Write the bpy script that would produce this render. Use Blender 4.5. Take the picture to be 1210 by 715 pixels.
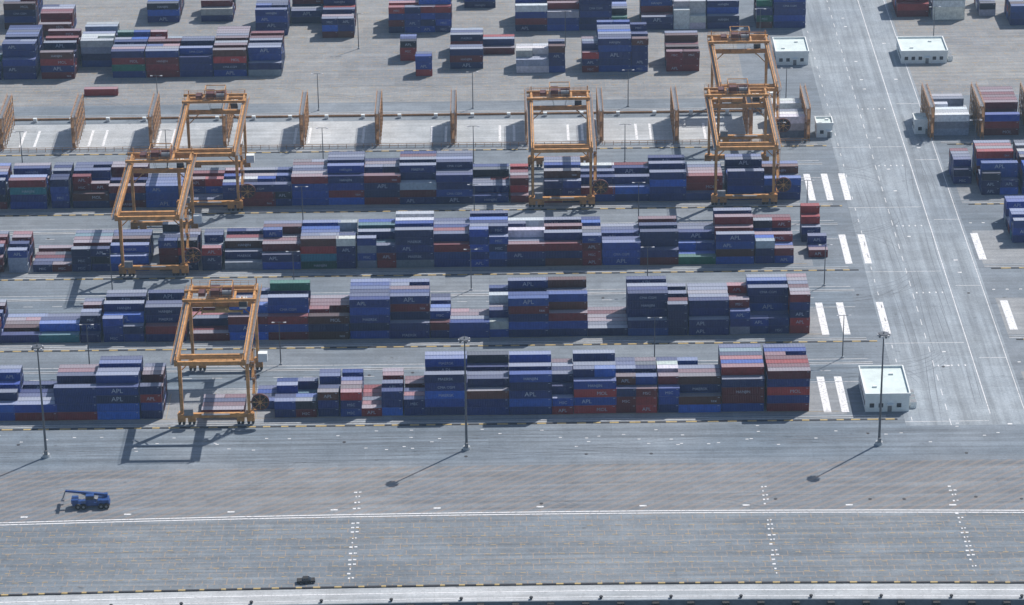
import bpy, math, random
from mathutils import Vector, Matrix
random.seed(7)
scene=bpy.context.scene
R=math.radians
for ob in list(bpy.data.objects): bpy.data.objects.remove(ob)

# ------------------------------------------------------------------ materials
def new_mat(name):
    m=bpy.data.materials.new(name); m.use_nodes=True
    nt=m.node_tree; b=nt.nodes['Principled BSDF']
    return m,nt,b
def N(nt,t,**k):
    n=nt.nodes.new(t)
    for a,v in k.items(): setattr(n,a,v)
    return n
def pos(nt,scale=(1,1,1),rot=(0,0,0)):
    g=N(nt,'ShaderNodeNewGeometry'); mp=N(nt,'ShaderNodeMapping')
    mp.inputs['Scale'].default_value=scale; mp.inputs['Rotation'].default_value=rot
    nt.links.new(g.outputs['Position'],mp.inputs['Vector']); return mp.outputs[0]
def noise(nt,vec,sc,detail=4,rough=.6):
    n=N(nt,'ShaderNodeTexNoise'); n.inputs['Scale'].default_value=sc
    n.inputs['Detail'].default_value=detail; n.inputs['Roughness'].default_value=rough
    if vec is not None: nt.links.new(vec,n.inputs['Vector'])
    return n.outputs['Fac']
def ramp(nt,fac,stops):
    r=N(nt,'ShaderNodeValToRGB'); e=r.color_ramp.elements
    while len(e)<len(stops): e.new(.5)
    for i,(p,c) in enumerate(stops):
        e[i].position=p; e[i].color=(c,c,c,1) if not hasattr(c,'__len__') else (*c,1)
    nt.links.new(fac,r.inputs[0]); return r.outputs[0]
def mix(nt,a,b,f,mode='MIX'):
    m=N(nt,'ShaderNodeMix',data_type='RGBA',blend_type=mode)
    def put(s,v):
        if hasattr(v,'links') or hasattr(v,'is_linked'): nt.links.new(v,s)
        elif hasattr(v,'__len__'): s.default_value=(*v,1) if len(v)==3 else v
        else: s.default_value=v
    put(m.inputs[0],f); put(m.inputs[6],a); put(m.inputs[7],b)
    return m.outputs[2]
def ground_mat(name,c1,c2,streak='x',streak_amt=.25,lines=None,rough=.8):
    m,nt,b=new_mat(name)
    c1=tuple(v*k for v,k in zip(c1,(1.27,1.25,1.22))); c2=tuple(v*k for v,k in zip(c2,(1.27,1.25,1.22)))
    big=ramp(nt,noise(nt,pos(nt),.018,5),[(.35,0),(.68,1)])
    col=mix(nt,c1,c2,big)
    mid=ramp(nt,noise(nt,pos(nt),.16,5,.7),[(.3,.78),(.7,1.16)])
    col=mix(nt,col,mid,.8,'MULTIPLY')
    fine=ramp(nt,noise(nt,pos(nt),1.4,3,.7),[(.3,.82),(.7,1.15)])
    col=mix(nt,col,fine,.9,'MULTIPLY')
    sc=(.012,.55,1) if streak=='x' else (.5,.012,1)
    st=ramp(nt,noise(nt,pos(nt,sc),1,4,.65),[(.36,.62),(.62,1.12)])
    col=mix(nt,col,st,streak_amt*2,'MULTIPLY')
    br=N(nt,'ShaderNodeTexBrick'); br.inputs['Scale'].default_value=1
    br.inputs['Brick Width'].default_value=14; br.inputs['Row Height'].default_value=7
    br.inputs['Mortar Size'].default_value=.05
    br.inputs['Color1'].default_value=(.9,.9,.9,1); br.inputs['Color2'].default_value=(1.08,1.08,1.08,1)
    br.inputs['Mortar'].default_value=(.75,.75,.75,1)
    nt.links.new(pos(nt),br.inputs['Vector'])
    col=mix(nt,col,br.outputs['Color'],.7,'MULTIPLY')
    sp=ramp(nt,noise(nt,pos(nt),.35,3,.5),[(.68,1),(.76,.5)])
    col=mix(nt,col,sp,.8,'MULTIPLY')
    if lines: col=lines(nt,col)
    nt.links.new(col,b.inputs['Base Color'])
    b.inputs['Roughness'].default_value=rough
    b.inputs['Specular IOR Level'].default_value=.35
    return m
def mk_paver(amt):
  def paver_lines(nt,col):
    br=N(nt,'ShaderNodeTexBrick'); br.inputs['Scale'].default_value=1; br.offset=.5
    br.inputs['Brick Width'].default_value=3.2; br.inputs['Row Height'].default_value=2.9
    br.inputs['Mortar Size'].default_value=.16; br.inputs['Mortar Smooth'].default_value=.3
    nt.links.new(pos(nt),br.inputs['Vector'])
    n=ramp(nt,noise(nt,pos(nt),.5,2),[(.42,0),(.55,1)])
    f=N(nt,'ShaderNodeMath',operation='MULTIPLY'); nt.links.new(br.outputs['Fac'],f.inputs[0]); nt.links.new(n,f.inputs[1])
    f2=N(nt,'ShaderNodeMath',operation='MULTIPLY'); nt.links.new(f.outputs[0],f2.inputs[0]); f2.inputs[1].default_value=amt
    return mix(nt,col,(.42,.29,.17),f2.outputs[0])
  return paver_lines
def hatch_lines(nt,col):
    w=N(nt,'ShaderNodeTexWave',wave_type='BANDS',bands_direction='X'); w.inputs['Scale'].default_value=.13
    nt.links.new(pos(nt,(1,1,1),(0,0,R(52))),w.inputs['Vector'])
    f=ramp(nt,w.outputs['Fac'],[(.6,0),(.85,.36)])
    return mix(nt,col,(.30,.22,.17),f)
M_ground=ground_mat('ground_concrete',(.12,.15,.185),(.17,.195,.225))
M_yard=ground_mat('yard_paving',(.17,.185,.205),(.215,.225,.23),lines=mk_paver(.35))
M_lane=ground_mat('lane_asphalt',(.115,.15,.19),(.165,.195,.23),streak_amt=.45)
M_road=ground_mat('road_asphalt',(.18,.215,.255),(.235,.27,.305),streak='y',streak_amt=.35)
M_pad=ground_mat('stack_pad',(.18,.20,.225),(.25,.26,.27),streak_amt=.2)
M_apron=ground_mat('apron_paving',(.125,.152,.182),(.165,.188,.212),lines=mk_paver(.45),streak_amt=.35)
M_hatch=ground_mat('hatched_paving',(.13,.152,.18),(.17,.187,.205),lines=hatch_lines,streak_amt=.35)
M_conc=ground_mat('light_concrete',(.28,.31,.34),(.38,.40,.42),streak_amt=.25)

def plain(name,c,rough=.6,metal=0,var=.25,sc=.8,spec=.5):
    m,nt,b=new_mat(name)
    n=ramp(nt,noise(nt,pos(nt),sc,4,.7),[(.3,1-var),(.7,1+var*.5)])
    nt.links.new(mix(nt,c,n,1,'MULTIPLY'),b.inputs['Base Color'])
    b.inputs['Roughness'].default_value=rough; b.inputs['Metallic'].default_value=metal
    b.inputs['Specular IOR Level'].default_value=spec
    return m
def worn_paint(name,c,under=(.17,.18,.2)):
    m,nt,b=new_mat(name)
    n=ramp(nt,noise(nt,pos(nt),1.2,5,.75),[(.33,.8),(.5,.08)])
    nt.links.new(mix(nt,c,under,n),b.inputs['Base Color']); b.inputs['Roughness'].default_value=.7
    return m
M_white=worn_paint('white_road_paint',(.76,.77,.78))
M_yellowp=worn_paint('yellow_road_paint',(.40,.30,.15))
M_kerby=plain('kerb_yellow',(.42,.31,.13),.7)
M_kerbk=plain('kerb_black',(.03,.03,.035),.7)
M_skid=plain('tyre_mark',(.145,.165,.19),.8,var=.3)
M_steel=plain('steel_grey',(.22,.23,.25),.5,.4)
M_dark=plain('dark_rubber',(.02,.02,.022),.8)
M_crane=plain('crane_orange_paint',(.52,.26,.085),.6,var=.5,sc=.45)
M_crane2=plain('crane_red_machinery',(.10,.03,.025),.5,var=.3)
M_rack=plain('rack_orange_paint',(.40,.21,.09),.6,var=.4)
M_wall=plain('white_render_wall',(.70,.74,.74),.7,var=.12)
M_roofb=plain('pale_green_roof',(.58,.67,.66),.7,var=.15,sc=.3)
M_glass=plain('dark_glass',(.02,.03,.045),.15,var=.1)
M_blue=plain('blue_vehicle_paint',(.015,.06,.22),.4)
M_galv=plain('galvanised_pole',(.13,.14,.16),.5,.5)
M_logo=plain('container_lettering',(.40,.45,.54),.6,var=.3)
M_lamp=plain('floodlight_glass',(.6,.6,.62),.3,var=.1)

def container_mat(name,roof):
    m,nt,b=new_mat(name)
    oi=N(nt,'ShaderNodeObjectInfo')
    col=oi.outputs['Color']
    n=ramp(nt,noise(nt,pos(nt),.9,4,.7),[(.3,.68),(.7,1.18)])
    col=mix(nt,col,n,.9,'MULTIPLY')
    rust=ramp(nt,noise(nt,pos(nt,(1,1,.5)),2.2,4,.7),[(.63,0),(.77,.55)])
    col=mix(nt,col,(.10,.05,.035),rust)
    if roof:
        d=N(nt,'ShaderNodeMath',operation='MULTIPLY_ADD'); nt.links.new(oi.outputs['Random'],d.inputs[0]); d.inputs[1].default_value=.6; d.inputs[2].default_value=.10
        col=mix(nt,col,(.40,.44,.51),d.outputs[0])
    nt.links.new(col,b.inputs['Base Color'])
    b.inputs['Roughness'].default_value=.45 if not roof else .5
    b.inputs['Specular IOR Level'].default_value=.4
    return m
M_cont=container_mat('container_paint',False)
M_croof=container_mat('container_roof_paint',True)

# ------------------------------------------------------------------ mesh builder
class MB:
    def __init__(s): s.v=[];s.f=[];s.m=[];s.mats=[]
    def mi(s,mat):
        if mat not in s.mats: s.mats.append(mat)
        return s.mats.index(mat)
    def face(s,pts,mat):
        o=len(s.v); s.v+= [tuple(p) for p in pts]; s.f.append(tuple(range(o,o+len(pts)))); s.m.append(s.mi(mat))
    def hexa(s,p,mat,top=None):
        o=len(s.v); s.v+=[tuple(q) for q in p]; k=s.mi(mat)
        for i,f in enumerate([(0,3,2,1),(4,5,6,7),(0,1,5,4),(1,2,6,5),(2,3,7,6),(3,0,4,7)]):
            s.f.append(tuple(o+j for j in f)); s.m.append(s.mi(top) if (i==1 and top) else k)
    def box(s,x0,x1,y0,y1,z0,z1,mat,top=None):
        s.hexa([(x0,y0,z0),(x1,y0,z0),(x1,y1,z0),(x0,y1,z0),(x0,y0,z1),(x1,y0,z1),(x1,y1,z1),(x0,y1,z1)],mat,top)
    def beam(s,a,b,w,h,mat,w2=None,h2=None):
        a=Vector(a);b=Vector(b);d=(b-a).normalized()
        up=Vector((0,0,1)) if abs(d.z)<.95 else Vector((0,1,0))
        r=d.cross(up).normalized(); u=r.cross(d)
        w2=w if w2 is None else w2; h2=h if h2 is None else h2
        p=[a-r*w/2-u*h/2,a+r*w/2-u*h/2,a+r*w/2+u*h/2,a-r*w/2+u*h/2]
        q=[b-r*w2/2-u*h2/2,b+r*w2/2-u*h2/2,b+r*w2/2+u*h2/2,b-r*w2/2+u*h2/2]
        s.hexa(p+q,mat)
    def cyl(s,a,b,r1,r2,mat,n=10):
        a=Vector(a);b=Vector(b);d=(b-a).normalized()
        up=Vector((0,0,1)) if abs(d.z)<.95 else Vector((0,1,0))
        r=d.cross(up).normalized(); u=r.cross(d); o=len(s.v);k=s.mi(mat)
        for c,rr in((a,r1),(b,r2)):
            for i in range(n):
                t=2*math.pi*i/n; s.v.append(tuple(c+r*math.cos(t)*rr+u*math.sin(t)*rr))
        for i in range(n):
            j=(i+1)%n; s.f.append((o+i,o+j,o+n+j,o+n+i)); s.m.append(k)
        s.f.append(tuple(o+i for i in reversed(range(n)))); s.m.append(k)
        s.f.append(tuple(o+n+i for i in range(n))); s.m.append(k)
    def mesh(s,name):
        me=bpy.data.meshes.new(name); me.from_pydata(s.v,[],s.f)
        for m in s.mats: me.materials.append(m)
        me.polygons.foreach_set('material_index',s.m); me.update(); return me
    def obj(s,name,loc=(0,0,0),parent=None,rot=0):
        return add(s.mesh(name),name,loc,parent,rot)
def add(me,name,loc=(0,0,0),parent=None,rot=0):
    o=bpy.data.objects.new(name,me); scene.collection.objects.link(o); o.location=loc
    o.rotation_euler=(0,0,rot)
    if parent: o.parent=parent
    return o

# ------------------------------------------------------------------ ground
QY=685.5
def off(x): return -2.4*(min(abs(x),400)/137)**2
XS=[-3500,-400]+[-400+20*i for i in range(1,41)]+[3500]
def curved(mb,y0,y1,z,mat,x0=-400,x1=400,c0=1,c1=1,step=20):
    n=max(1,int((x1-x0)/step)); o=len(mb.v);k=mb.mi(mat)
    for i in range(n+1):
        x=x0+(x1-x0)*i/n
        mb.v+=[(x,y0+off(x)*c0,z),(x,y1+off(x)*c1,z)]
    for i in range(n):
        a=o+2*i; mb.f.append((a,a+2,a+3,a+1)); mb.m.append(k)
mb=MB()
for x in XS: mb.v+=[(x,QY+off(x),0),(x,6000,0)]
for i in range(len(XS)-1): mb.f.append((2*i,2*i+2,2*i+3,2*i+1)); mb.m.append(mb.mi(M_ground))
mb.obj('ground')
mb=MB()
for i in range(len(XS)-1):
    a,b=XS[i],XS[i+1]
    mb.face([(a,QY+off(a),-8),(b,QY+off(b),-8),(b,QY+off(b),0),(a,QY+off(a),0)],M_steel)
for i in range(-30,31):
    x=i*9.0; y=QY+off(x)
    mb.box(x-.9,x+.9,y-1.2,y-.02,-3.2,-.3,M_dark)
mb.obj('quay_wall')
m,nt,b=new_mat('harbour_water'); b.inputs['Base Color'].default_value=(.02,.06,.11,1); b.inputs['Roughness'].default_value=.12
bm=N(nt,'ShaderNodeBump'); bm.inputs['Strength'].default_value=.4; nt.links.new(noise(nt,pos(nt),.5,4),bm.inputs['Height']); nt.links.new(bm.outputs[0],b.inputs['Normal'])
mb=MB(); mb.face([(-3500,-2500,-3.5),(3500,-2500,-3.5),(3500,700,-3.5),(-3500,700,-3.5)],m); mb.obj('water')

Z1,Z2,Z3,Z4=.012,.026,.040,.055
mb=MB(); curved(mb,694.5,731.3,Z1,M_apron); mb.obj('apron_pavement')
mb=MB(); curved(mb,733.2,760,Z1,M_hatch,c1=0); mb.obj('hatched_pavement')
mb=MB(); curved(mb,QY+.4,693.4,Z1,M_conc); mb.obj('quay_edge_pavement')
BL=dict(A=(791,4.10,606.6),B=(842.5,3.895,605.5),C=(894.5,3.71,604.5),D=(946,3.54,603.5),E=(999,3.38,602.7),F=(1068,3.2,601.7),G=(1113,3.085,601.2))
RX0,RX1=106,148
mb=MB(); mb.face([(-400,1040,Z1),(RX0-20,1040,Z1),(RX0-20,1400,Z1),(-400,1400,Z1)],M_yard)
mb.face([(RX1,1040,Z1),(400,1040,Z1),(400,1400,Z1),(RX1,1400,Z1)],M_yard); mb.obj('rear_yard_pavement')
mb=MB()
mb.face([(RX0+6,781,Z2),(RX1,781,Z2),(RX1,1500,Z2),(RX0+6,1500,Z2)],M_road); mb.obj('road')
mb=MB(); pad=MB()
for k in 'ABCD':
    Y=BL[k][0]
    mb.face([(-400,Y+19,Z1),(RX0,Y+19,Z1),(RX0,Y+33,Z1),(-400,Y+33,Z1)],M_lane)
    pad.face([(-400,Y-2.4,Z1),(96,Y-2.4,Z1),(96,Y+18,Z1),(-400,Y+18,Z1)],M_pad)
    pad.face([(RX1+2,Y-2.4,Z1),(400,Y-2.4,Z1),(400,Y+24,Z1),(RX1+2,Y+24,Z1)],M_pad)
pad.face([(-400,999,Z1),(104,999,Z1),(104,1022,Z1),(-400,1022,Z1)],M_conc)
mb.obj('truck_lane'); pad.obj('stacking_pad_pavement')
mb=MB(); mb.face([(-400,763,Z1),(400,763,Z1),(400,783,Z1),(-400,783,Z1)],M_lane); mb.obj('perimeter_road')

def dashed_kerb(name,y,x0,x1,curve=0,w=.7,p=2.6,h=.13,yf=1.0):
    mb=MB(); x=x0;i=0
    while x<x1:
        L=p*random.choice([.8,1,1.2])*(yf if i%2 else 2-yf); L=min(L,x1-x)
        yy=y+off(x)*curve
        mb.box(x,x+L,yy,yy+w,0,h,M_kerby if i%2 else M_kerbk); x+=L; i+=1
    return mb.obj(name)
rail=MB()
def rail_strip(y,x0,x1):
    rail.face([(x0,y-.8,Z3),(x1,y-.8,Z3),(x1,y+.8,Z3),(x0,y+.8,Z3)],M_conc)
    rail.box(x0,x1,y-.12,y+.12,Z3+.005,Z3+.12,M_steel)
for k in 'ABCDE':
    Y=BL[k][0]
    rail_strip(Y-4,-400,RX0+1); rail_strip(Y+31,-400,RX0+1)
    dashed_kerb('kerb',Y-6.2,-260,RX0+4)
    rail_strip(Y-4,RX1+2,400)
    dashed_kerb('kerb',Y-6.2,RX1+4,260)
rail.obj('crane_rail_track')
dashed_kerb('kerb',693.6,-260,260,curve=1,w=.6,h=.3,p=2.6,yf=.6)

# painted markings
mk=MB()
def rect(x0,x1,y0,y1,mat=M_white,z=Z4): mk.face([(x0,y0,z),(x1,y0,z),(x1,y1,z),(x0,y1,z)],mat)
curved(mk,731.4,731.9,Z4,M_white); curved(mk,732.6,733.1,Z4,M_white)
curved(mk,690.2,690.6,Z4,M_white); curved(mk,687.2,687.45,Z4,M_white)
rail2=MB(); curved(rail2,732.05,732.4,Z4,M_steel); rail2.obj('quay_crane_rail')
for X in (-43,68.5,120,-150):
    y=698
    while y<746:
        if not 729<y<735:
            w=random.choice([.7,1.0,.5])
            rect(X-w,X-.15,y,y+.7)
            if random.random()<.6: rect(X+.3,X+.3+w*.8,y+.2,y+.8)
        y+=random.choice([2.4,2.4,3.4])
for i in range(-8,9):
    x=i*28+6; rect(x,x+1.9,735.4+off(x),736.1+off(x))
for r_,y0 in enumerate((700,705,710,715,720,725)):
    x=-260+r_*1.3
    while x<260:
        if random.random()<.75: rect(x,x+1.5,y0+off(x),y0+.3+off(x),M_yellowp)
        x+=3.9
for k in 'ABCD':
    Y=BL[k][0]
    rect(-400,RX0,Y+18.6,Y+18.8); rect(-400,RX0,Y+33.6,Y+33.8)
    x=-395
    while x<100: rect(x,x+3,Y+25.8,Y+26.0); x+=9
    x=-398
    while x<94:
        rect(x,x+.15,Y-.2,Y+16,M_yellowp); x+=12.95
    rect(-400,94,Y-.5,Y-.3,M_yellowp)
for k,xs in dict(A=(972,993),B=(970,995,1043),C=(998,1021),D=(955,976,997)).items():
    Y,s,c=BL[k]
    for p in xs:
        x=(p-c)/s; rect(x+.3,x+2.5,Y-1,Y+22)
for (k,p) in (('C',1158),('B',1194),('B',1250),('A',1235)):
    Y,s,c=BL[k]; x=(p-c)/s; rect(x,x+2.4,Y+1,Y+22)
y=781
rect(136.85,137.1,788,1500)
rect(147,147.2,781,1500)
while y<1500:
    rect(124.8,125.0,y,y+4); rect(114,114.2,y+3,y+5.5)
    if random.random()<.25: rect(128.5,129.6,y,y+.7)
    if random.random()<.2: rect(141,142.3,y,y+.7)
    y+=9.5
for k in 'ABCDE':
    Y=BL[k][0]
    for x in (126,128,130,132,134): rect(x,x+.4,Y+28,Y+29)
    rect(RX0+6,136,Y-7.6,Y-7.4); rect(139,147,Y+33.3,Y+33.5)
    for i in range(6): rect(150+i*4.2,150.9+i*4.2,Y+30,Y+30.5)
for i in range(12):
    x=-172+i*24
    rect(x,x+.9,1001,1016); rect(x+5,x+5.9,1001,1016)
for j in range(12):
    Y=1046+j*9
    x=-250
    while x<82:
        rect(x,x+2.2,Y,Y+.3,M_yellowp); x+=6.6+random.random()*.5
    x=152
    while x<300:
        rect(x,x+2.2,Y,Y+.3,M_yellowp); x+=6.6
for i in range(60):
    x=random.uniform(-150,150);Y=random.uniform(770,782); rect(x,x+.9,Y,Y+.35)
mk.obj('road_marking')
sk_=MB()
def skid(x,y,a,L,curv,w=.2):
    n=12; k=sk_.mi(M_skid)
    for side in(-1,1):
        o=len(sk_.v); px,py,t=x,y,a
        for i in range(n+1):
            nx,ny=-math.sin(t),math.cos(t)
            ww=w*(.3+.7*math.sin(math.pi*(i+.3)/(n+.6)))/2
            for q in(-1,1): sk_.v.append((px+nx*(side*1.0+q*ww),py+ny*(side*1.0+q*ww),.034))
            px+=math.cos(t)*L/n; py+=math.sin(t)*L/n; t+=curv/n
        for i in range(n):
            a0=o+2*i; sk_.f.append((a0,a0+2,a0+3,a0+1)); sk_.m.append(k)
for i in range(50): skid(random.uniform(-180,100),random.uniform(764,780),random.choice([0,3.14])+random.uniform(-.06,.06),random.uniform(12,45),random.uniform(-.15,.15))
for k in 'ABCD':
    Y=BL[k][0]
    for i in range(4): skid(random.uniform(98,112),Y+random.uniform(20,32),random.uniform(-.05,.05),random.uniform(18,26),random.choice([-1.5,1.5])*random.uniform(.6,1))
    for i in range(4): skid(random.uniform(112,144),Y+random.uniform(-10,40),1.57+random.uniform(-.04,.04),random.uniform(15,50),random.uniform(-.1,.1))
    for i in range(14): skid(random.uniform(-180,90),Y+random.uniform(21,31),random.uniform(-.03,.03),random.uniform(12,40),random.uniform(-.08,.08))
for i in range(16): skid(random.uniform(-150,150),random.uniform(735,758),random.uniform(-.5,.5),random.uniform(12,35),random.uniform(-.9,.9))
for i in range(20): skid(random.uniform(-200,100),random.uniform(1030,1062),random.uniform(-.3,.3),random.uniform(12,35),random.uniform(-.9,.9))
sk_.obj('tyre_marks')
for i in range(45):
    mb=MB()
    x=random.uniform(-180,200);Y=random.choice([765,776,BL['A'][0]+27,BL['B'][0]+27,BL['C'][0]+27,738])+random.uniform(-1.5,1.5)
    mb.cyl((0,0,0),(0,0,.07),.5,.5,M_kerbk,12); mb.obj('manhole_cover',(x,Y,0))

# ------------------------------------------------------------------ containers
def text_polys(t,size):
    cu=bpy.data.curves.new('t','FONT'); cu.body=t; cu.size=size; cu.align_x='CENTER'; cu.resolution_u=2
    o=bpy.data.objects.new('t',cu); scene.collection.objects.link(o)
    dg=bpy.context.evaluated_depsgraph_get(); me=bpy.data.meshes.new_from_object(o.evaluated_get(dg))
    vs=[tuple(v.co) for v in me.vertices]; fs=[tuple(p.vertices) for p in me.polygons]
    bpy.data.objects.remove(o); bpy.data.meshes.remove(me); return vs,fs
CW,CH=2.44,2.59
def make_container(L,logo=None,lsize=1.3,lx=0):
    mb=MB(); H=CH; hl=L/2; hw=CW/2; e=.16
    for sx in(-1,1):
        for sy in(-1,1):
            x=sx*(hl-e/2); y=sy*(hw-e/2)
            mb.box(x-e/2,x+e/2,y-e/2,y+e/2,0.0,H,M_cont,M_croof)
    for sy in(-1,1):
        y=sy*(hw-e/2)
        mb.box(-hl+e,hl-e,y-e/2,y+e/2,.02,.2,M_cont); mb.box(-hl+e,hl-e,y-e/2,y+e/2,H-.14,H-.015,M_cont,M_croof)
    for sx in(-1,1):
        x=sx*(hl-e/2)
        mb.box(x-e/2,x+e/2,-hw+e,hw-e,.02,.2,M_cont); mb.box(x-e/2,x+e/2,-hw+e,hw-e,H-.16,H-.015,M_cont,M_croof)
    n=int(L/.5)
    for sy in(-1,1):
        o=len(mb.v); k=mb.mi(M_cont); pts=[]
        w=(L-2*e)/n
        for i in range(n):
            x=-hl+e+i*w
            pts+=[(x,.10),(x+w*.3,.10),(x+w*.5,.04),(x+w*.8,.04)]
        pts.append((hl-e,.10))
        for (x,d) in pts: mb.v+=[(x,sy*(hw-d),.2),(x,sy*(hw-d),H-.14)]
        for i in range(len(pts)-1):
            a=o+2*i; mb.f.append((a,a+2,a+3,a+1) if sy<0 else (a+1,a+3,a+2,a)); mb.m.append(k)
    n=int(L/.9); w=(L-2*e)/n; o=len(mb.v); k=mb.mi(M_croof); pts=[]
    for i in range(n):
        x=-hl+e+i*w; pts+=[(x,.06),(x+w*.4,.06),(x+w*.5,.035),(x+w*.9,.035)]
    pts.append((hl-e,.06))
    for (x,d) in pts: mb.v+=[(x,-hw+e,H-d),(x,hw-e,H-d)]
    for i in range(len(pts)-1):
        a=o+2*i; mb.f.append((a,a+2,a+3,a+1)); mb.m.append(k)
    mb.face([(-hl+.05,-hw+e,.2),(-hl+.05,-hw+e,H-.16),(-hl+.05,hw-e,H-.16),(-hl+.05,hw-e,.2)],M_cont)
    mb.face([(hl-.05,-hw+e,.2),(hl-.05,hw-e,.2),(hl-.05,hw-e,H-.16),(hl-.05,-hw+e,H-.16)],M_cont)
    for y in(-.75,-.3,.3,.75): mb.beam((hl-.02,y,.22),(hl-.02,y,H-.2),.05,.05,M_steel)
    for sy in(-1,1):
        y=sy*(hw+.004)
        p=[(hl-1.0,y,H-.5),(hl-.4,y,H-.5),(hl-.4,y,H-.35),(hl-1.0,y,H-.35)]
        mb.face(p if sy<0 else p[::-1],M_logo)
        if logo:
            vs,fs=text_polys(logo,lsize); o=len(mb.v)
            for v in vs: mb.v.append((-sy*v[0]+lx*-sy,sy*(hw+.006),v[1]+.72))
            for f in fs: mb.f.append(tuple(o+i for i in f)); mb.m.append(mb.mi(M_logo))
    return mb.mesh('shipping_container')
C40={None:make_container(12.19),
 'APL':make_container(12.19,'APL',2.0),'APL2':make_container(12.19,'APL',1.7,-2.5),
 'HANJIN':make_container(12.19,'HANJIN',1.2),'MAERSK':make_container(12.19,'MAERSK',1.2),
 'CMA':make_container(12.19,'CMA CGM',1.1),'EVER':make_container(12.19,'EVERGREEN',1.3),'MOL':make_container(12.19,'MOL',1.5,2),'TEX':make_container(12.19,'tex',1.3,4)}
C20={None:make_container(6.06),'APL':make_container(6.06,'APL',1.5),'SM':make_container(6.06,'MSC',1.2)}
navy=(.008,.019,.12);blue=(.010,.042,.24);royal=(.018,.085,.40);maroon=(.14,.012,.018);red=(.28,.026,.026)
brown=(.09,.028,.02);grey=(.24,.28,.35);white=(.56,.58,.6);green=(.01,.12,.08);teal=(.02,.15,.2);orange=(.32,.09,.025);dk=(.012,.016,.04)
def pick(pal):
    P=dict(mix=[(navy,36),(blue,18),(royal,7),(maroon,21),(red,7),(brown,5),(grey,2.5),(white,1.2),(green,1.5),(teal,1.2),(orange,.5),(dk,6)],
           blue=[(navy,58),(blue,27),(royal,8),(maroon,6),(grey,1)],
           red=[(maroon,43),(red,20),(brown,8),(navy,20),(blue,6),(grey,2)],
           light=[(grey,8),(white,4),(blue,28),(navy,48),(maroon,11)],
           reef=[(white,70),(grey,25),(blue,4)])[pal]
    c=random.choices([p[0] for p in P],[p[1] for p in P])[0]
    j=random.uniform(.6,1.35); return tuple(min(1,a*j*random.uniform(.92,1.08)) for a in c)
ncont=0
def stack(blk,xa,xb,n,rows=6,pal='mix',frontlow=None,Y=None,flat=.55,pitch=2.58):
    global ncont
    Y0,s,c=BL[blk]; Y0=Y if Y else Y0
    wpx=(xb-xa)/s; X=((xa+xb)/2-c)/s
    two=wpx>9.3
    e=bpy.data.objects.new('container_stack',None); scene.collection.objects.link(e); e.location=(X+random.uniform(-.25,.25),Y0+random.uniform(-.3,.3),.05); e.empty_display_size=2
    for r in range(rows):
        u=random.random()
        if u>flat and r<rows-1: hh=max(1,n-random.choice([1,1,1,2,3]))
        else: hh=n
        if r==0:
            hh=max(0,n-frontlow) if frontlow is not None else (max(1,n-random.choice([0,0,0,1,1,2])))
        if n<=2 and random.random()<.15: hh=max(0,hh-1)
        rowcol=pick(pal)
        pair=two and random.random()<.15
        for t in range(hh):
            col=pick(pal) if random.random()<.75 else rowcol
            if pal=='light' and t==hh-1 and random.random()<.3: col=pick('reef')
            lum=col[0]+col[1]+col[2]
            for part in ((-1,1) if pair else (0,)):
                if pair and part==1 and t==hh-1 and random.random()<.4: continue
                if two and not pair:
                    lg=None
                    if random.random()<.4:
                        if col[2]>col[0]*2.5: lg=random.choice(['APL','APL','APL2','HANJIN','CMA','MAERSK'] )
                        elif col[1]>col[0]*2: lg='EVER'
                        elif col[0]>col[2]*2: lg=random.choice(['TEX','HANJIN','MOL'])
                    me=C40[lg]
                else:
                    me=C20[random.choice([None,None,'APL','SM']) if lum<.5 else None]
                    if pair and part==1: col=pick(pal)
                o=bpy.data.objects.new('container_%d'%(ncont),me); scene.collection.objects.link(o); ncont+=1
                o.parent=e; o.location=(part*3.07+random.uniform(-.09,.09),1.22+r*pitch+random.uniform(-.03,.03),t*(CH+.012))
                o.color=(*col,1)
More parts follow.
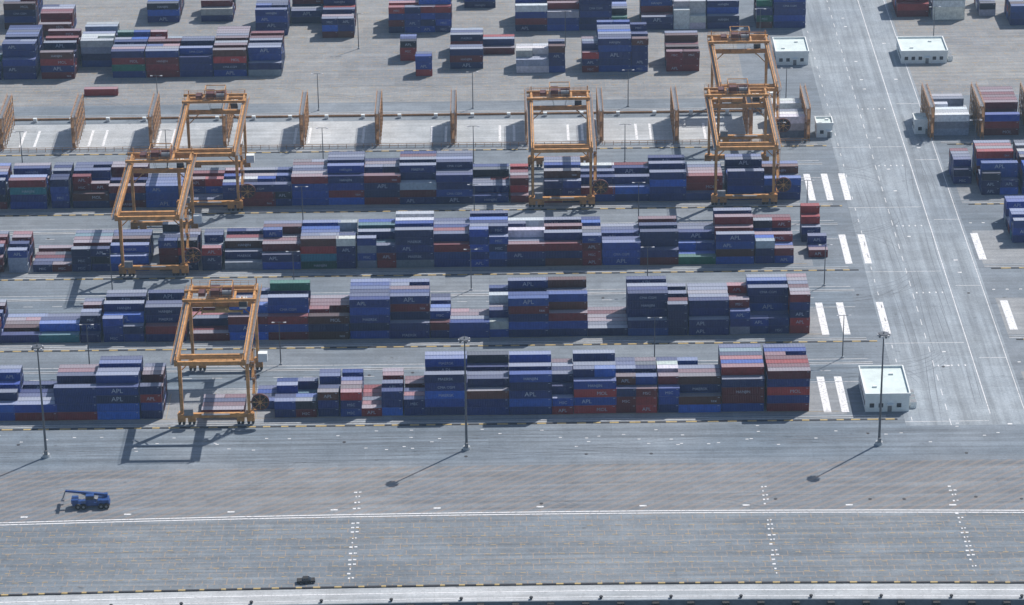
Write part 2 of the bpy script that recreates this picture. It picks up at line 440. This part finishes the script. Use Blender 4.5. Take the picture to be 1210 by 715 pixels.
T=dict(
A=[(-145,-97,4),(-95,-47,5),(-45,-24,3),(-24,18,4,{'pal':'blue'}),(20,66,2,{'pal':'blue'}),(66,115,4),(116,167,5,{'pal':'blue','frontlow':1}),(168,193,4),
 (240,288,1,{'pal':'red','rows':4}),(302,326,1),(325,350,2,{'pal':'light'}),(350,375,2),(376,401,3),(402,427,3),(427,452,1,{'pal':'red'}),(452,477,3),(478,502,2),
 (503,551,5,{'pal':'blue','flat':.8}),(553,602,5,{'pal':'mix'}),(603,651,5,{'pal':'blue','frontlow':0}),(652,677,4),(678,728,5,{'frontlow':1}),(729,752,4),(753,777,4),(778,803,4,{'pal':'light'}),
 (803,852,4,{'frontlow':2}),(853,904,5,{'frontlow':1,'pal':'mix','rows':7,'flat':.9}),(905,956,5,{'frontlow':0,'rows':7,'flat':.9})],
B=[(-140,-94,4),(-92,-46,4),(-45,1,3),(1,50,1),(50,92,2),(94,121,3),(123,171,4,{'pal':'blue'}),(173,221,4),(223,271,2,{'pal':'red'}),(272,316,4),(317,364,5,{'frontlow':2}),(366,412,3,{'pal':'red'}),
 (414,460,5,{'pal':'light','flat':.9,'frontlow':0}),(461,508,5,{'pal':'blue','frontlow':3,'flat':.9}),(508,532,3),(532,577,2,{'pal':'red'}),(578,601,4,{'pal':'light'}),(602,648,5,{'pal':'blue'}),(649,694,5,{'frontlow':2}),
 (696,742,1,{'pal':'red','flat':.5}),(743,789,5,{'pal':'blue','frontlow':3,'flat':.9}),(789,813,4),(814,862,4,{'pal':'blue'}),(863,886,4,{'pal':'red'}),(885,931,5,{'frontlow':3,'pal':'blue'}),(932,957,5,{'pal':'red'})],
C=[(-130,-85,3),(-84,-40,4),(-20,6,3),(5,38,3),(39,84,1),(85,130,3),(131,175,3),(190,235,4),(236,266,3),(266,310,3),(311,356,4,{'pal':'red'}),(357,399,4),(400,421,4,{'pal':'light'}),(422,468,4),(469,512,5,{'pal':'light','flat':.85}),
 (513,556,4,{'pal':'mix'}),(557,600,5,{'pal':'blue'}),(601,644,4,{'pal':'light'}),(645,688,4),(689,712,4),(713,756,3),(757,801,4),(802,846,3),(847,890,5,{'frontlow':1}),(893,937,4,{'frontlow':1})],
D=[(-120,-78,3),(-77,-35,4),(-34,9,4),(12,58,4),(60,84,4,{'pal':'light'}),(86,129,4),(130,173,4,{'pal':'red'}),(174,217,3),(222,262,3),(264,286,3),(286,322,3,{'pal':'light'}),(324,345,3),(346,387,4),(388,430,5,{'pal':'blue'}),(431,473,4),(474,515,5,{'pal':'light','flat':.85}),
 (516,558,5,{'pal':'blue'}),(559,600,3),(601,626,3,{'pal':'red'}),(643,686,4),(688,724,3),(725,767,3),(768,811,4,{'pal':'blue'}),(812,853,3,{'pal':'red'}),(857,905,4,{'pal':'blue'}),(907,941,3)],
F=[(-60,-22,4,{'rows':9}),(-20,2,3),(3,44,5,{'rows':9,'pal':'blue'}),(47,88,4,{'rows':10,'pal':'red'}),(92,131,4,{'rows':8,'Y':1080,'pal':'light'}),(132,172,4,{'rows':9,'pal':'mix'}),(173,212,4,{'rows':9,'pal':'red'}),(213,252,4,{'rows':6,'pal':'blue'}),(253,292,4,{'rows':10,'pal':'red'}),(294,333,4,{'rows':8}),
 (472,491,3,{'rows':3,'Y':1082}),(492,510,3,{'rows':2,'Y':1066}),(533,570,3,{'rows':9,'Y':1073}),(572,607,2,{'rows':3,'Y':1088}),(611,648,3,{'rows':4,'pal':'reef','Y':1068,'flat':1}),(649,668,4,{'rows':3,'Y':1068}),
 (688,707,4,{'rows':4}),(708,746,5,{'rows':8,'pal':'blue'}),(746,765,5,{'rows':7}),(788,826,4,{'rows':6,'pal':'red'})],
G=[(-50,-14,4),(3,40,4,{'rows':8,'Y':1122}),(48,84,3),(165,214,3,{'Y':1128,'rows':8}),(236,270,3,{'Y':1128}),(304,340,4,{'rows':7,'Y':1112}),(343,379,4,{'Y':1125,'rows':8}),(381,419,4,{'rows':9,'Y':1108}),(460,496,4,{'rows':7}),(497,531,5,{'rows':8}),(550,584,2,{'pal':'blue','Y':1140}),
 (610,645,4,{'rows':7,'pal':'light'}),(647,683,5,{'rows':7}),(686,722,5,{'rows':7,'pal':'blue'}),(724,740,3),(757,795,4,{'rows':7}),(798,833,4,{'rows':7,'pal':'reef'}),(836,872,4,{'rows':7,'pal':'blue'}),(893,914,4,{'rows':6}),(915,951,5,{'rows':6,'pal':'blue'}),
 (1066,1100,4,{'rows':7,'pal':'red','Y':1124}),(1106,1142,4,{'rows':7,'pal':'reef','Y':1120}),(1160,1182,3,{'Y':1124}),(1196,1230,3)])
for k,l in T.items():
    for t in l:
        if t[2]>0: stack(k,t[0],t[1],t[2],**(t[3] if len(t)>3 else {}))
stack('C',953,975,4,rows=3,pal='mix',Y=911); stack('C',958,980,2,rows=3,Y=899)
stack('D',1128,1158,3,rows=5,pal='blue',Y=958); stack('D',1160,1205,4,rows=9,pal='mix',Y=948); stack('D',1208,1252,4,rows=9,Y=948)
stack('C',1203,1250,3,rows=8,Y=908)
stack('E',915,955,3,rows=7,pal='reef',Y=1001)
for a in (1104,1163,1222):
    stack('E',a,a+42,4 if a!=1104 else 3,rows=8,pal='reef' if a!=1163 else 'red',Y=1001)
stack('F',107,143,1,rows=1,pal='mix',Y=1050)
for i in range(6):
    stack('G',-250+i*60,-212+i*60,4,rows=6,Y=1165); stack('G',700+i*70,738+i*70,4,rows=6,Y=1168)

# ------------------------------------------------------------------ reefer racks
def rack_mesh(D=21,Hh=11.5):
    mb=MB(); w=1.7
    ny=6
    for i in range(ny+1):
        y=i*D/ny
        for x in(-w/2,w/2): mb.beam((x,y,0),(x,y,Hh),.28,.28,M_rack)
        for z in (2.8,5.6,8.4,11.2): mb.beam((-w/2,y,z),(w/2,y,z),.15,.15,M_rack)
    for z in (2.8,5.6,8.4,11.2):
        mb.box(-w/2+.15,w/2-.15,-.6,D+.6,z+.1,z+.16,M_steel)
        for x in(-w/2,w/2):
            mb.beam((x,-.6,z),(x,D+.6,z),.14,.3,M_rack)
            mb.beam((x,-.6,z+1.1),(x,D+.6,z+1.1),.09,.09,M_rack); mb.beam((x,-.6,z+.6),(x,D+.6,z+.6),.06,.06,M_rack)
    for i in range(ny):
        y=i*D/ny; y2=(i+1)*D/ny
        for j,z in enumerate((0,2.8,5.6,8.4)):
            a,b=((y,y2) if (i+j)%2 else (y2,y))
            mb.beam((-w/2,a,z),(-w/2,b,z+2.8),.1,.1,M_rack)
    for j,z in enumerate((0,2.8,5.6,8.4)):
        y0,y1=((-3.4,-.8) if j%2 else (-.8,-3.4))
        mb.beam((0,y0,z),(0,y1,z+2.8),.9,.2,M_rack)
    for y in(-3.5,-.7):
        mb.beam((.5,y,0),(.5,y,12.3),.15,.15,M_rack); mb.beam((-.5,y,0),(-.5,y,12.3),.15,.15,M_rack)
    return mb.mesh('reefer_rack')
RM=rack_mesh()
for p in (-170,-82,8,93,184,271,362,451,540,628,714,803,890,958,1104,1163,1222):
    Y,s,c=BL['E']; x=(p-c)/s-1.2
    add(RM,'reefer_rack',(x,1000.5,0))
mb=MB()
x=-300
while x<104:
    mb.beam((x,996.5,0),(x,996.5,1.5),.16,.16,M_rack); x+=3
mb.beam((-300,996.5,1.45),(104,996.5,1.45),.12,.16,M_rack); mb.beam((-300,996.5,.8),(104,996.5,.8),.1,.12,M_rack)
mb.obj('guard_fence')
mb=MB(); x=-300
while x<104:
    mb.box(x,x+1.3,1024,1025,0,1.5,M_wall); x+=13
mb.box(-300,104,1026.2,1026.5,0,.7,M_rack)
mb.obj('reefer_power_barrier')

# ------------------------------------------------------------------ cranes
def crane_frame():
    mb=MB(); W=9.6; G0,G1=-8.5,43; ZT=24.6; O=M_crane
    for y in (0,35):
        mb.box(-11,11,y-.5,y+.5,2.3,3.6,O)
        for sx in(-1,1):
            for xx in (sx*9.9,sx*7.0):
                mb.box(xx-1.1,xx+1.1,y-.42,y+.42,1.0,2.2,O)
                for wx in(-.6,.6): mb.cyl((xx+wx,y-.3,.55),(xx+wx,y+.3,.55),.45,.45,M_dark,12)
            mb.beam((sx*W,y,3.6),(sx*W,y,22.6),.8,.9,O,1.0,1.4)
            mb.box(sx*W-1.1,sx*W+1.1,y-1.2,y+1.2,3.6,3.8,O)
            mb.beam((sx*W,y,18.5),(sx*W,y+(5 if y==0 else -5),22.6),.35,.35,O)
        mb.box(-W+.55,W-.55,y-.4,y+.4,20.9,22.3,O)
        for sx in(-1,1): mb.beam((sx*(W-.6),y,17.5),(sx*(W-4),y,20.95),.3,.3,O)
    for sx in(-1,1):
        mb.box(sx*W-.5,sx*W+.5,G0,G1,22.7,ZT,O)
        for i in range(18): mb.box(sx*W-.56,sx*W+.56,G0+1+i*2.9,G0+1.12+i*2.9,22.75,ZT-.05,M_rack)
        mb.box(sx*W-.08,sx*W+.08,G0,G1,ZT+.003,ZT+.2,M_steel)
        x=sx*(W+1.05)
        mb.box(x-.45,x+.45,G0,G1,23.2,23.3,M_steel)
        for z in (23.9,24.5): mb.beam((x+sx*.45,G0,z),(x+sx*.45,G1,z),.07,.07,O)
        y=G0
        while y<=G1: mb.beam((x+sx*.45,y,23.3),(x+sx*.45,y,24.5),.07,.07,O); y+=2.2
    for y in(G0,G1):
        mb.box(-W+.5,W-.5,y if y==G0 else y-.8,y+.8 if y==G0 else y,22.9,24.1,O)
        for z in(25,25.6): mb.beam((-W,y,z),(W,y,z),.07,.07,O)
        for i in range(9): mb.beam((-W+i*2.4,y,24.1),(-W+i*2.4,y,25.6),.07,.07,O)
    for y in(G0+.4,G1-.4):
        for sx in(-1,1): mb.beam((sx*W,y,ZT),(sx*W,y,26.6),.3,.3,O)
    mb.box(-4,4,-1.5,-.52,3.6,3.7,M_steel)
    mb.box(9.9,12.6,32.2,34.2,3.9,6.6,M_wall)
    mb.box(-9.0,-6.4,-1.6,-.55,3.62,5.6,M_steel)
    z=3.9; f=1
    for i in range(7):
        y0,y1=(.9,4.2) if f>0 else (4.2,.9)
        mb.beam((11.0,y0,z),(11.0,y1,z+2.6),.8,.16,O)
        mb.beam((11.4,y0,z+1),(11.4,y1,z+3.6),.07,.07,O)
        mb.box(10.5,11.6,y1-.5,y1+.5,z+2.55,z+2.65,M_steel); z+=2.6; f=-f
    for y in(.6,4.6): mb.beam((11.55,y,4),(11.55,y,23),.12,.12,O)
    mb.beam((-W-.5,-.6,4),(-W-.5,-.6,22),.12,.12,M_dark); mb.beam((W+.55,0,21.9),(W+.55,43,21.9),.15,.3,M_dark)
    return mb.mesh('portal_frame')
def trolley_mesh():
    mb=MB(); O=M_crane
    for y in(-3.2,3.2): mb.box(-11.2,10.4,y-.35,y+.35,24.95,25.8,O)
    for x in(-9.6,9.6,-4,4): mb.box(x-.3,x+.3,-2.85,2.85,24.97,25.6,O)
    mb.box(-3.6,3.6,-2.8,2.8,25.65,25.75,M_steel)
    mb.box(-3.0,-.4,-2.2,2.0,25.8,28.0,M_crane2)
    mb.cyl((.4,-1.2,26.8),(3.2,-1.2,26.8),.8,.8,M_steel,12); mb.cyl((.4,1.2,26.8),(3.2,1.2,26.8),.8,.8,M_crane2,12)
    mb.box(.0,.35,-2.2,2.2,25.8,27.6,M_crane2); mb.box(3.2,3.5,-2.2,2.2,25.8,27.6,M_crane2)
    mb.box(-6.6,-4.6,-1.5,1.5,25.7,26.9,M_crane2)
    for x in(-3.3,3.4):
        for y in (-2.5,2.5): mb.beam((x,y,25.75),(x,y,29.2),.2,.2,O)
        mb.beam((x,-2.5,29.2),(x,2.5,29.2),.2,.25,O)
    for y in(-2.5,2.5): mb.beam((-3.3,y,29.2),(3.4,y,29.2),.2,.25,O)
    for y in(-3.6,3.6):
        for z in(26.4,26.9): mb.beam((-11,y,z),(10.2,y,z),.07,.07,O)
        for i in range(10): mb.beam((-11+i*2.3,y,25.8),(-11+i*2.3,y,26.9),.07,.07,O)
    mb.box(5.2,7.4,-1.2,1.6,21.6,24.2,M_wall); mb.box(5.1,7.5,-1.28,-1.2,22.2,23.8,M_glass); mb.box(5.8,6.2,-.2,.2,24.2,24.95,O)
    return mb.mesh('trolley')
def spreader_mesh(zs):
    mb=MB()
    mb.box(-5.9,5.9,-.4,.4,zs,zs+.5,M_kerby)
    for x in(-5.9,5.9): mb.box(x-.2,x+.2,-1.2,1.2,zs-.1,zs+.35,M_kerby)
    mb.box(-2,2,-1,1,zs+.51,zs+1.3,M_kerby)
    for x in(-1.8,1.8):
        for y in(-.9,.9): mb.beam((x,y,zs+1.3),(x*1.5,y*2,25.6),.07,.07,M_dark)
    return mb.mesh('spreader')
def reel_mesh():
    mb=MB(); y=-.4
    n=24
    for r,w in((2.6,.5),(1.5,.6)):
        o=len(mb.v)
        for i in range(n):
            t=2*math.pi*i/n
            for (rr,yy) in((r,y-w/2),(r,y+w/2),(r-.45,y+w/2),(r-.45,y-w/2)): mb.v.append((12.9+rr*math.cos(t),yy,7.2+rr*math.sin(t)))
        for i in range(n):
            j=(i+1)%n
            for q in range(4):
                q2=(q+1)%4; mb.f.append((o+4*i+q,o+4*j+q,o+4*j+q2,o+4*i+q2)); mb.m.append(mb.mi(M_crane2))
    mb.cyl((12.9,y-.1,7.2),(12.9,y+.1,7.2),2.2,2.2,M_dark,24)
    mb.cyl((12.9,y-.6,7.2),(12.9,y+.6,7.2),.5,.5,M_crane,12)
    for i in range(8):
        t=i*math.pi/4; mb.beam((12.9,y-.32,7.2),(12.9+2.3*math.cos(t),y-.32,7.2+2.3*math.sin(t)),.15,.1,M_crane)
    mb.beam((10.0,y,7.2),(12.9,y,7.2),.4,.4,M_crane); mb.beam((10.0,y,4.2),(12.6,y,6.6),.3,.3,M_crane)
    return mb.mesh('cable_reel')
FM,TM,RLM=crane_frame(),trolley_mesh(),reel_mesh()
SP={z:spreader_mesh(z) for z in (15,18,20)}
def crane(X,Y,ty,zs):
    e=bpy.data.objects.new('gantry_crane',None); scene.collection.objects.link(e); e.location=(X,Y,0.15)
    add(FM,'portal_frame',(0,0,0),e); add(TM,'trolley',(0,ty,0),e); add(SP[zs],'spreader',(0,ty,0),e); add(RLM,'cable_reel',(0,0,0),e)
crane(-85.2,787,33,20); crane(-113.5,890.5,37,20); crane(-100,942,38,20); crane(17,942,37,20); crane(77.6,942,38,20); crane(82,995,37,20)

# ------------------------------------------------------------------ masts and lamp posts
def mast():
    mb=MB(); mb.cyl((0,0,0),(0,0,.9),1.1,1.0,M_conc,12); mb.cyl((0,0,.9),(0,0,35),.38,.17,M_galv,10)
    mb.cyl((0,0,34.4),(0,0,34.6),1.4,1.4,M_galv,14); mb.cyl((0,0,35),(0,0,36.3),.06,.03,M_galv,6)
    for i in range(10):
        t=i*math.pi/5; c,s=math.cos(t),math.sin(t)
        mb.box(1.5*c-.26,1.5*c+.26,1.5*s-.26,1.5*s+.26,33.8,34.38,M_lamp if i%2 else M_galv)
    mb.box(-.5,.5,-.9,-.45,.9,2.2,M_steel)
    return mb.mesh('light_mast')
MM=mast()
for x,y in((-131.6,768.5),(-13.3,770),(103,770),(222,770),(-250,768)): add(MM,'light_mast',(x,y,0))
def post():
    mb=MB(); mb.cyl((0,0,0),(0,0,14),.2,.11,M_galv,8); mb.beam((-1.6,0,14),(1.6,0,14),.12,.12,M_galv)
    mb.box(-.35,.35,-.35,.35,0,.5,M_conc)
    for x in(-1.7,1.7): mb.box(x-.45,x+.45,-.2,.2,13.85,14.03,M_lamp)
    return mb.mesh('lamp_post')
PM=post()
for k,l in dict(A=(89,323,780,1010),B=(118,340,556,771,987),C=(351,560,965,760),D=(10,376,559,743,930,1168,186),F=(420,905,1115,670)).items():
    Y,s,c=BL[k]
    for p in l: add(PM,'lamp_post',((p-c)/s,Y+(34.6 if k!='F' else 28),0))
for p in (186,376,559,743,930): add(PM,'lamp_post',((p-602.5)/3.3,1033,0))

# ------------------------------------------------------------------ buildings
def building(name,X,Y,w,d,h,ac=True):
    e=bpy.data.objects.new(name,None); scene.collection.objects.link(e); e.location=(X,Y,0)
    mb=MB(); mb.box(0,w,0,d,0,h,M_wall); mb.obj('walls',parent=e)
    mb=MB(); p=.35
    mb.box(-.25,w+.25,-.25,d+.25,h+.002,h+.25,M_wall,M_roofb)
    for (a,b,c_,d_) in((-.25,w+.25,-.25,p-.25),(-.25,w+.25,d-p+.25,d+.25),(-.25,p-.25,p-.25,d-p+.25),(w-p+.25,w+.25,p-.25,d-p+.25)): mb.box(a,b,c_,d_,h+.252,h+.95,M_wall)
    mb.obj('roof',parent=e)
    mb=MB()
    n=int(w/2.6)
    for i in range(n):
        x=1.2+i*2.6
        if i==n//2: continue
        mb.box(x,x+1.3,-.06,-.003,1.4,2.7,M_glass); mb.box(x-.1,x+1.4,-.12,-.003,1.25,1.38,M_wall)
    for i in range(int(d/3)):
        y=1.5+i*3; mb.box(-.06,-.003,y,y+1.4,1.4,2.7,M_glass); mb.box(w+.003,w+.06,y,y+1.4,1.4,2.7,M_glass)
    mb.obj('windows',parent=e)
    mb=MB(); x=1.2+(n//2)*2.6; mb.box(x,x+1.2,-.08,-.003,0,2.3,M_steel); mb.box(x-.4,x+1.6,-1.2,-.003,2.5,2.65,M_wall); mb.obj('door',parent=e)
    mb=MB()
    for (x,y) in ((w*.25,d*.3),(w*.7,d*.75)): mb.box(x-.6,x+.6,y-.4,y+.4,h+.27,h+.7,M_wall)
    mb.obj('roof_units',parent=e)
    if ac:
        mb=MB()
        for i in range(3): mb.box(w+.6,w+2.4,2+i*3.2,4+i*3.2,0.02,1.9,M_wall,M_steel)
        mb.obj('air_conditioning_units',parent=e)
building('substation_building',101.3,790,12.6,18,5.0)
building('substation_building',145.5,1073,17,15,4.2); building('substation_building',99,1073,12,15,4.6,False)
building('control_booth',107.2,1001,5.6,6,4.6,False); building('control_booth',141.8,1003,5.4,6,4.6,False)

# ------------------------------------------------------------------ vehicles
def wheels(mb,xs,yw,r,w=.45):
    for x in xs:
        for s in(-1,1):
            mb.cyl((x,s*yw-w/2,r),(x,s*yw+w/2,r),r,r,M_dark,16); mb.cyl((x,s*yw-w/2-.03,r),(x,s*yw+w/2+.03,r),r*.45,r*.45,M_steel,10)
mb=MB()
wheels(mb,(-3.4,-1.9,2.9,4.3),1.45,.8,.6)
mb.box(-5.0,5.2,-1.2,1.2,.9,1.7,M_blue); mb.box(-5.2,-3.4,-1.4,1.4,1.7,2.8,M_blue); mb.box(2.0,5.0,-1.4,1.4,1.7,2.6,M_blue)
mb.box(-1.2,1.0,-1.1,.5,1.7,3.9,M_blue); mb.box(-1.26,1.06,-1.16,.3,2.7,3.6,M_glass)
mb.beam((4.0,.8,3.2),(-6.8,.8,4.6),.7,.7,M_blue,.5,.5); mb.beam((1.8,.8,1.6),(-2.6,.8,3.8),.3,.3,M_steel)
mb.box(3.6,4.6,.3,1.3,2.6,3.6,M_blue)
mb.beam((-6.8,.8,4.6),(-7.6,.8,2.4),.3,.3,M_steel); mb.box(-8.0,-7.2,-2.4,3.2,1.9,2.3,M_steel)
mb.obj('reach_stacker',(-115.5,739,0),rot=.03)
def car(name,x,y,rot,mat):
    mb=MB(); wheels(mb,(-1.4,1.4),.8,.36,.25)
    mb.hexa([(-2.4,-.88,.35),(2.4,-.88,.35),(2.4,.88,.35),(-2.4,.88,.35),(-2.35,-.85,1.0),(2.3,-.85,.9),(2.3,.85,.9),(-2.35,.85,1.0)],mat)
    mb.hexa([(-1.0,-.82,.98),(1.3,-.82,.95),(1.3,.82,.95),(-1.0,.82,.98),(-.7,-.7,1.6),(.6,-.7,1.6),(.6,.7,1.6),(-.7,.7,1.6)],M_glass,mat)
    mb.obj(name,(x,y,0),rot=rot)
car('pickup_truck',-54.5,696.5,.1,M_dark)
mb=MB(); mb.cyl((0,0,0),(0,0,.5),.35,.28,M_kerbk,12); mb.cyl((0,0,.5),(0,0,.75),.5,.42,M_kerbk,12); bol=mb.mesh('mooring_bollard')
for i in range(-9,10):
    x=i*18+4; add(bol,'mooring_bollard',(x,686.6+off(x),0))

# ------------------------------------------------------------------ atmosphere, light, camera
hm=bpy.data.materials.new('air_haze'); hm.use_nodes=True; nt=hm.node_tree; nt.nodes.clear()
vo=N(nt,'ShaderNodeVolumeScatter'); vo.inputs['Color'].default_value=(.55,.78,1,1); vo.inputs['Density'].default_value=.00007; vo.inputs['Anisotropy'].default_value=.2
out=N(nt,'ShaderNodeOutputMaterial'); nt.links.new(vo.outputs[0],out.inputs['Volume'])
mb=MB(); mb.box(-1500,1500,-300,2600,-20,440,hm); mb.obj('haze')

w=bpy.data.worlds.new('World'); scene.world=w; w.use_nodes=True; nt=w.node_tree; nt.nodes.clear()
sk=N(nt,'ShaderNodeTexSky',sky_type='NISHITA'); sk.sun_disc=False; sk.sun_elevation=R(50); sk.sun_rotation=R(45); sk.dust_density=1.0
bg=N(nt,'ShaderNodeBackground'); bg.inputs['Strength'].default_value=.12; out=N(nt,'ShaderNodeOutputWorld')
nt.links.new(sk.outputs[0],bg.inputs[0]); nt.links.new(bg.outputs[0],out.inputs[0])
sl=bpy.data.lights.new('sun','SUN'); sl.energy=5.0; sl.angle=R(.5); sl.color=(1,.96,.91)
so=bpy.data.objects.new('sun',sl); scene.collection.objects.link(so); so.location=(300,900,600)
so.rotation_euler=Vector((-21,-20.8,-35)).to_track_quat('-Z','Y').to_euler()

cam=bpy.data.cameras.new('camera'); cam.sensor_width=36; cam.lens=36*3640/1210; cam.clip_start=1; cam.clip_end=12000
co=bpy.data.objects.new('camera',cam); scene.collection.objects.link(co)
co.matrix_world=Matrix.Translation((0,0,404.5))@Matrix.Rotation(R(65),4,'X')@Matrix.Rotation(R(-.7),4,'Z')
scene.camera=co
scene.view_settings.view_transform='Standard'; scene.view_settings.look='None'; scene.view_settings.exposure=0
print('containers',ncont)
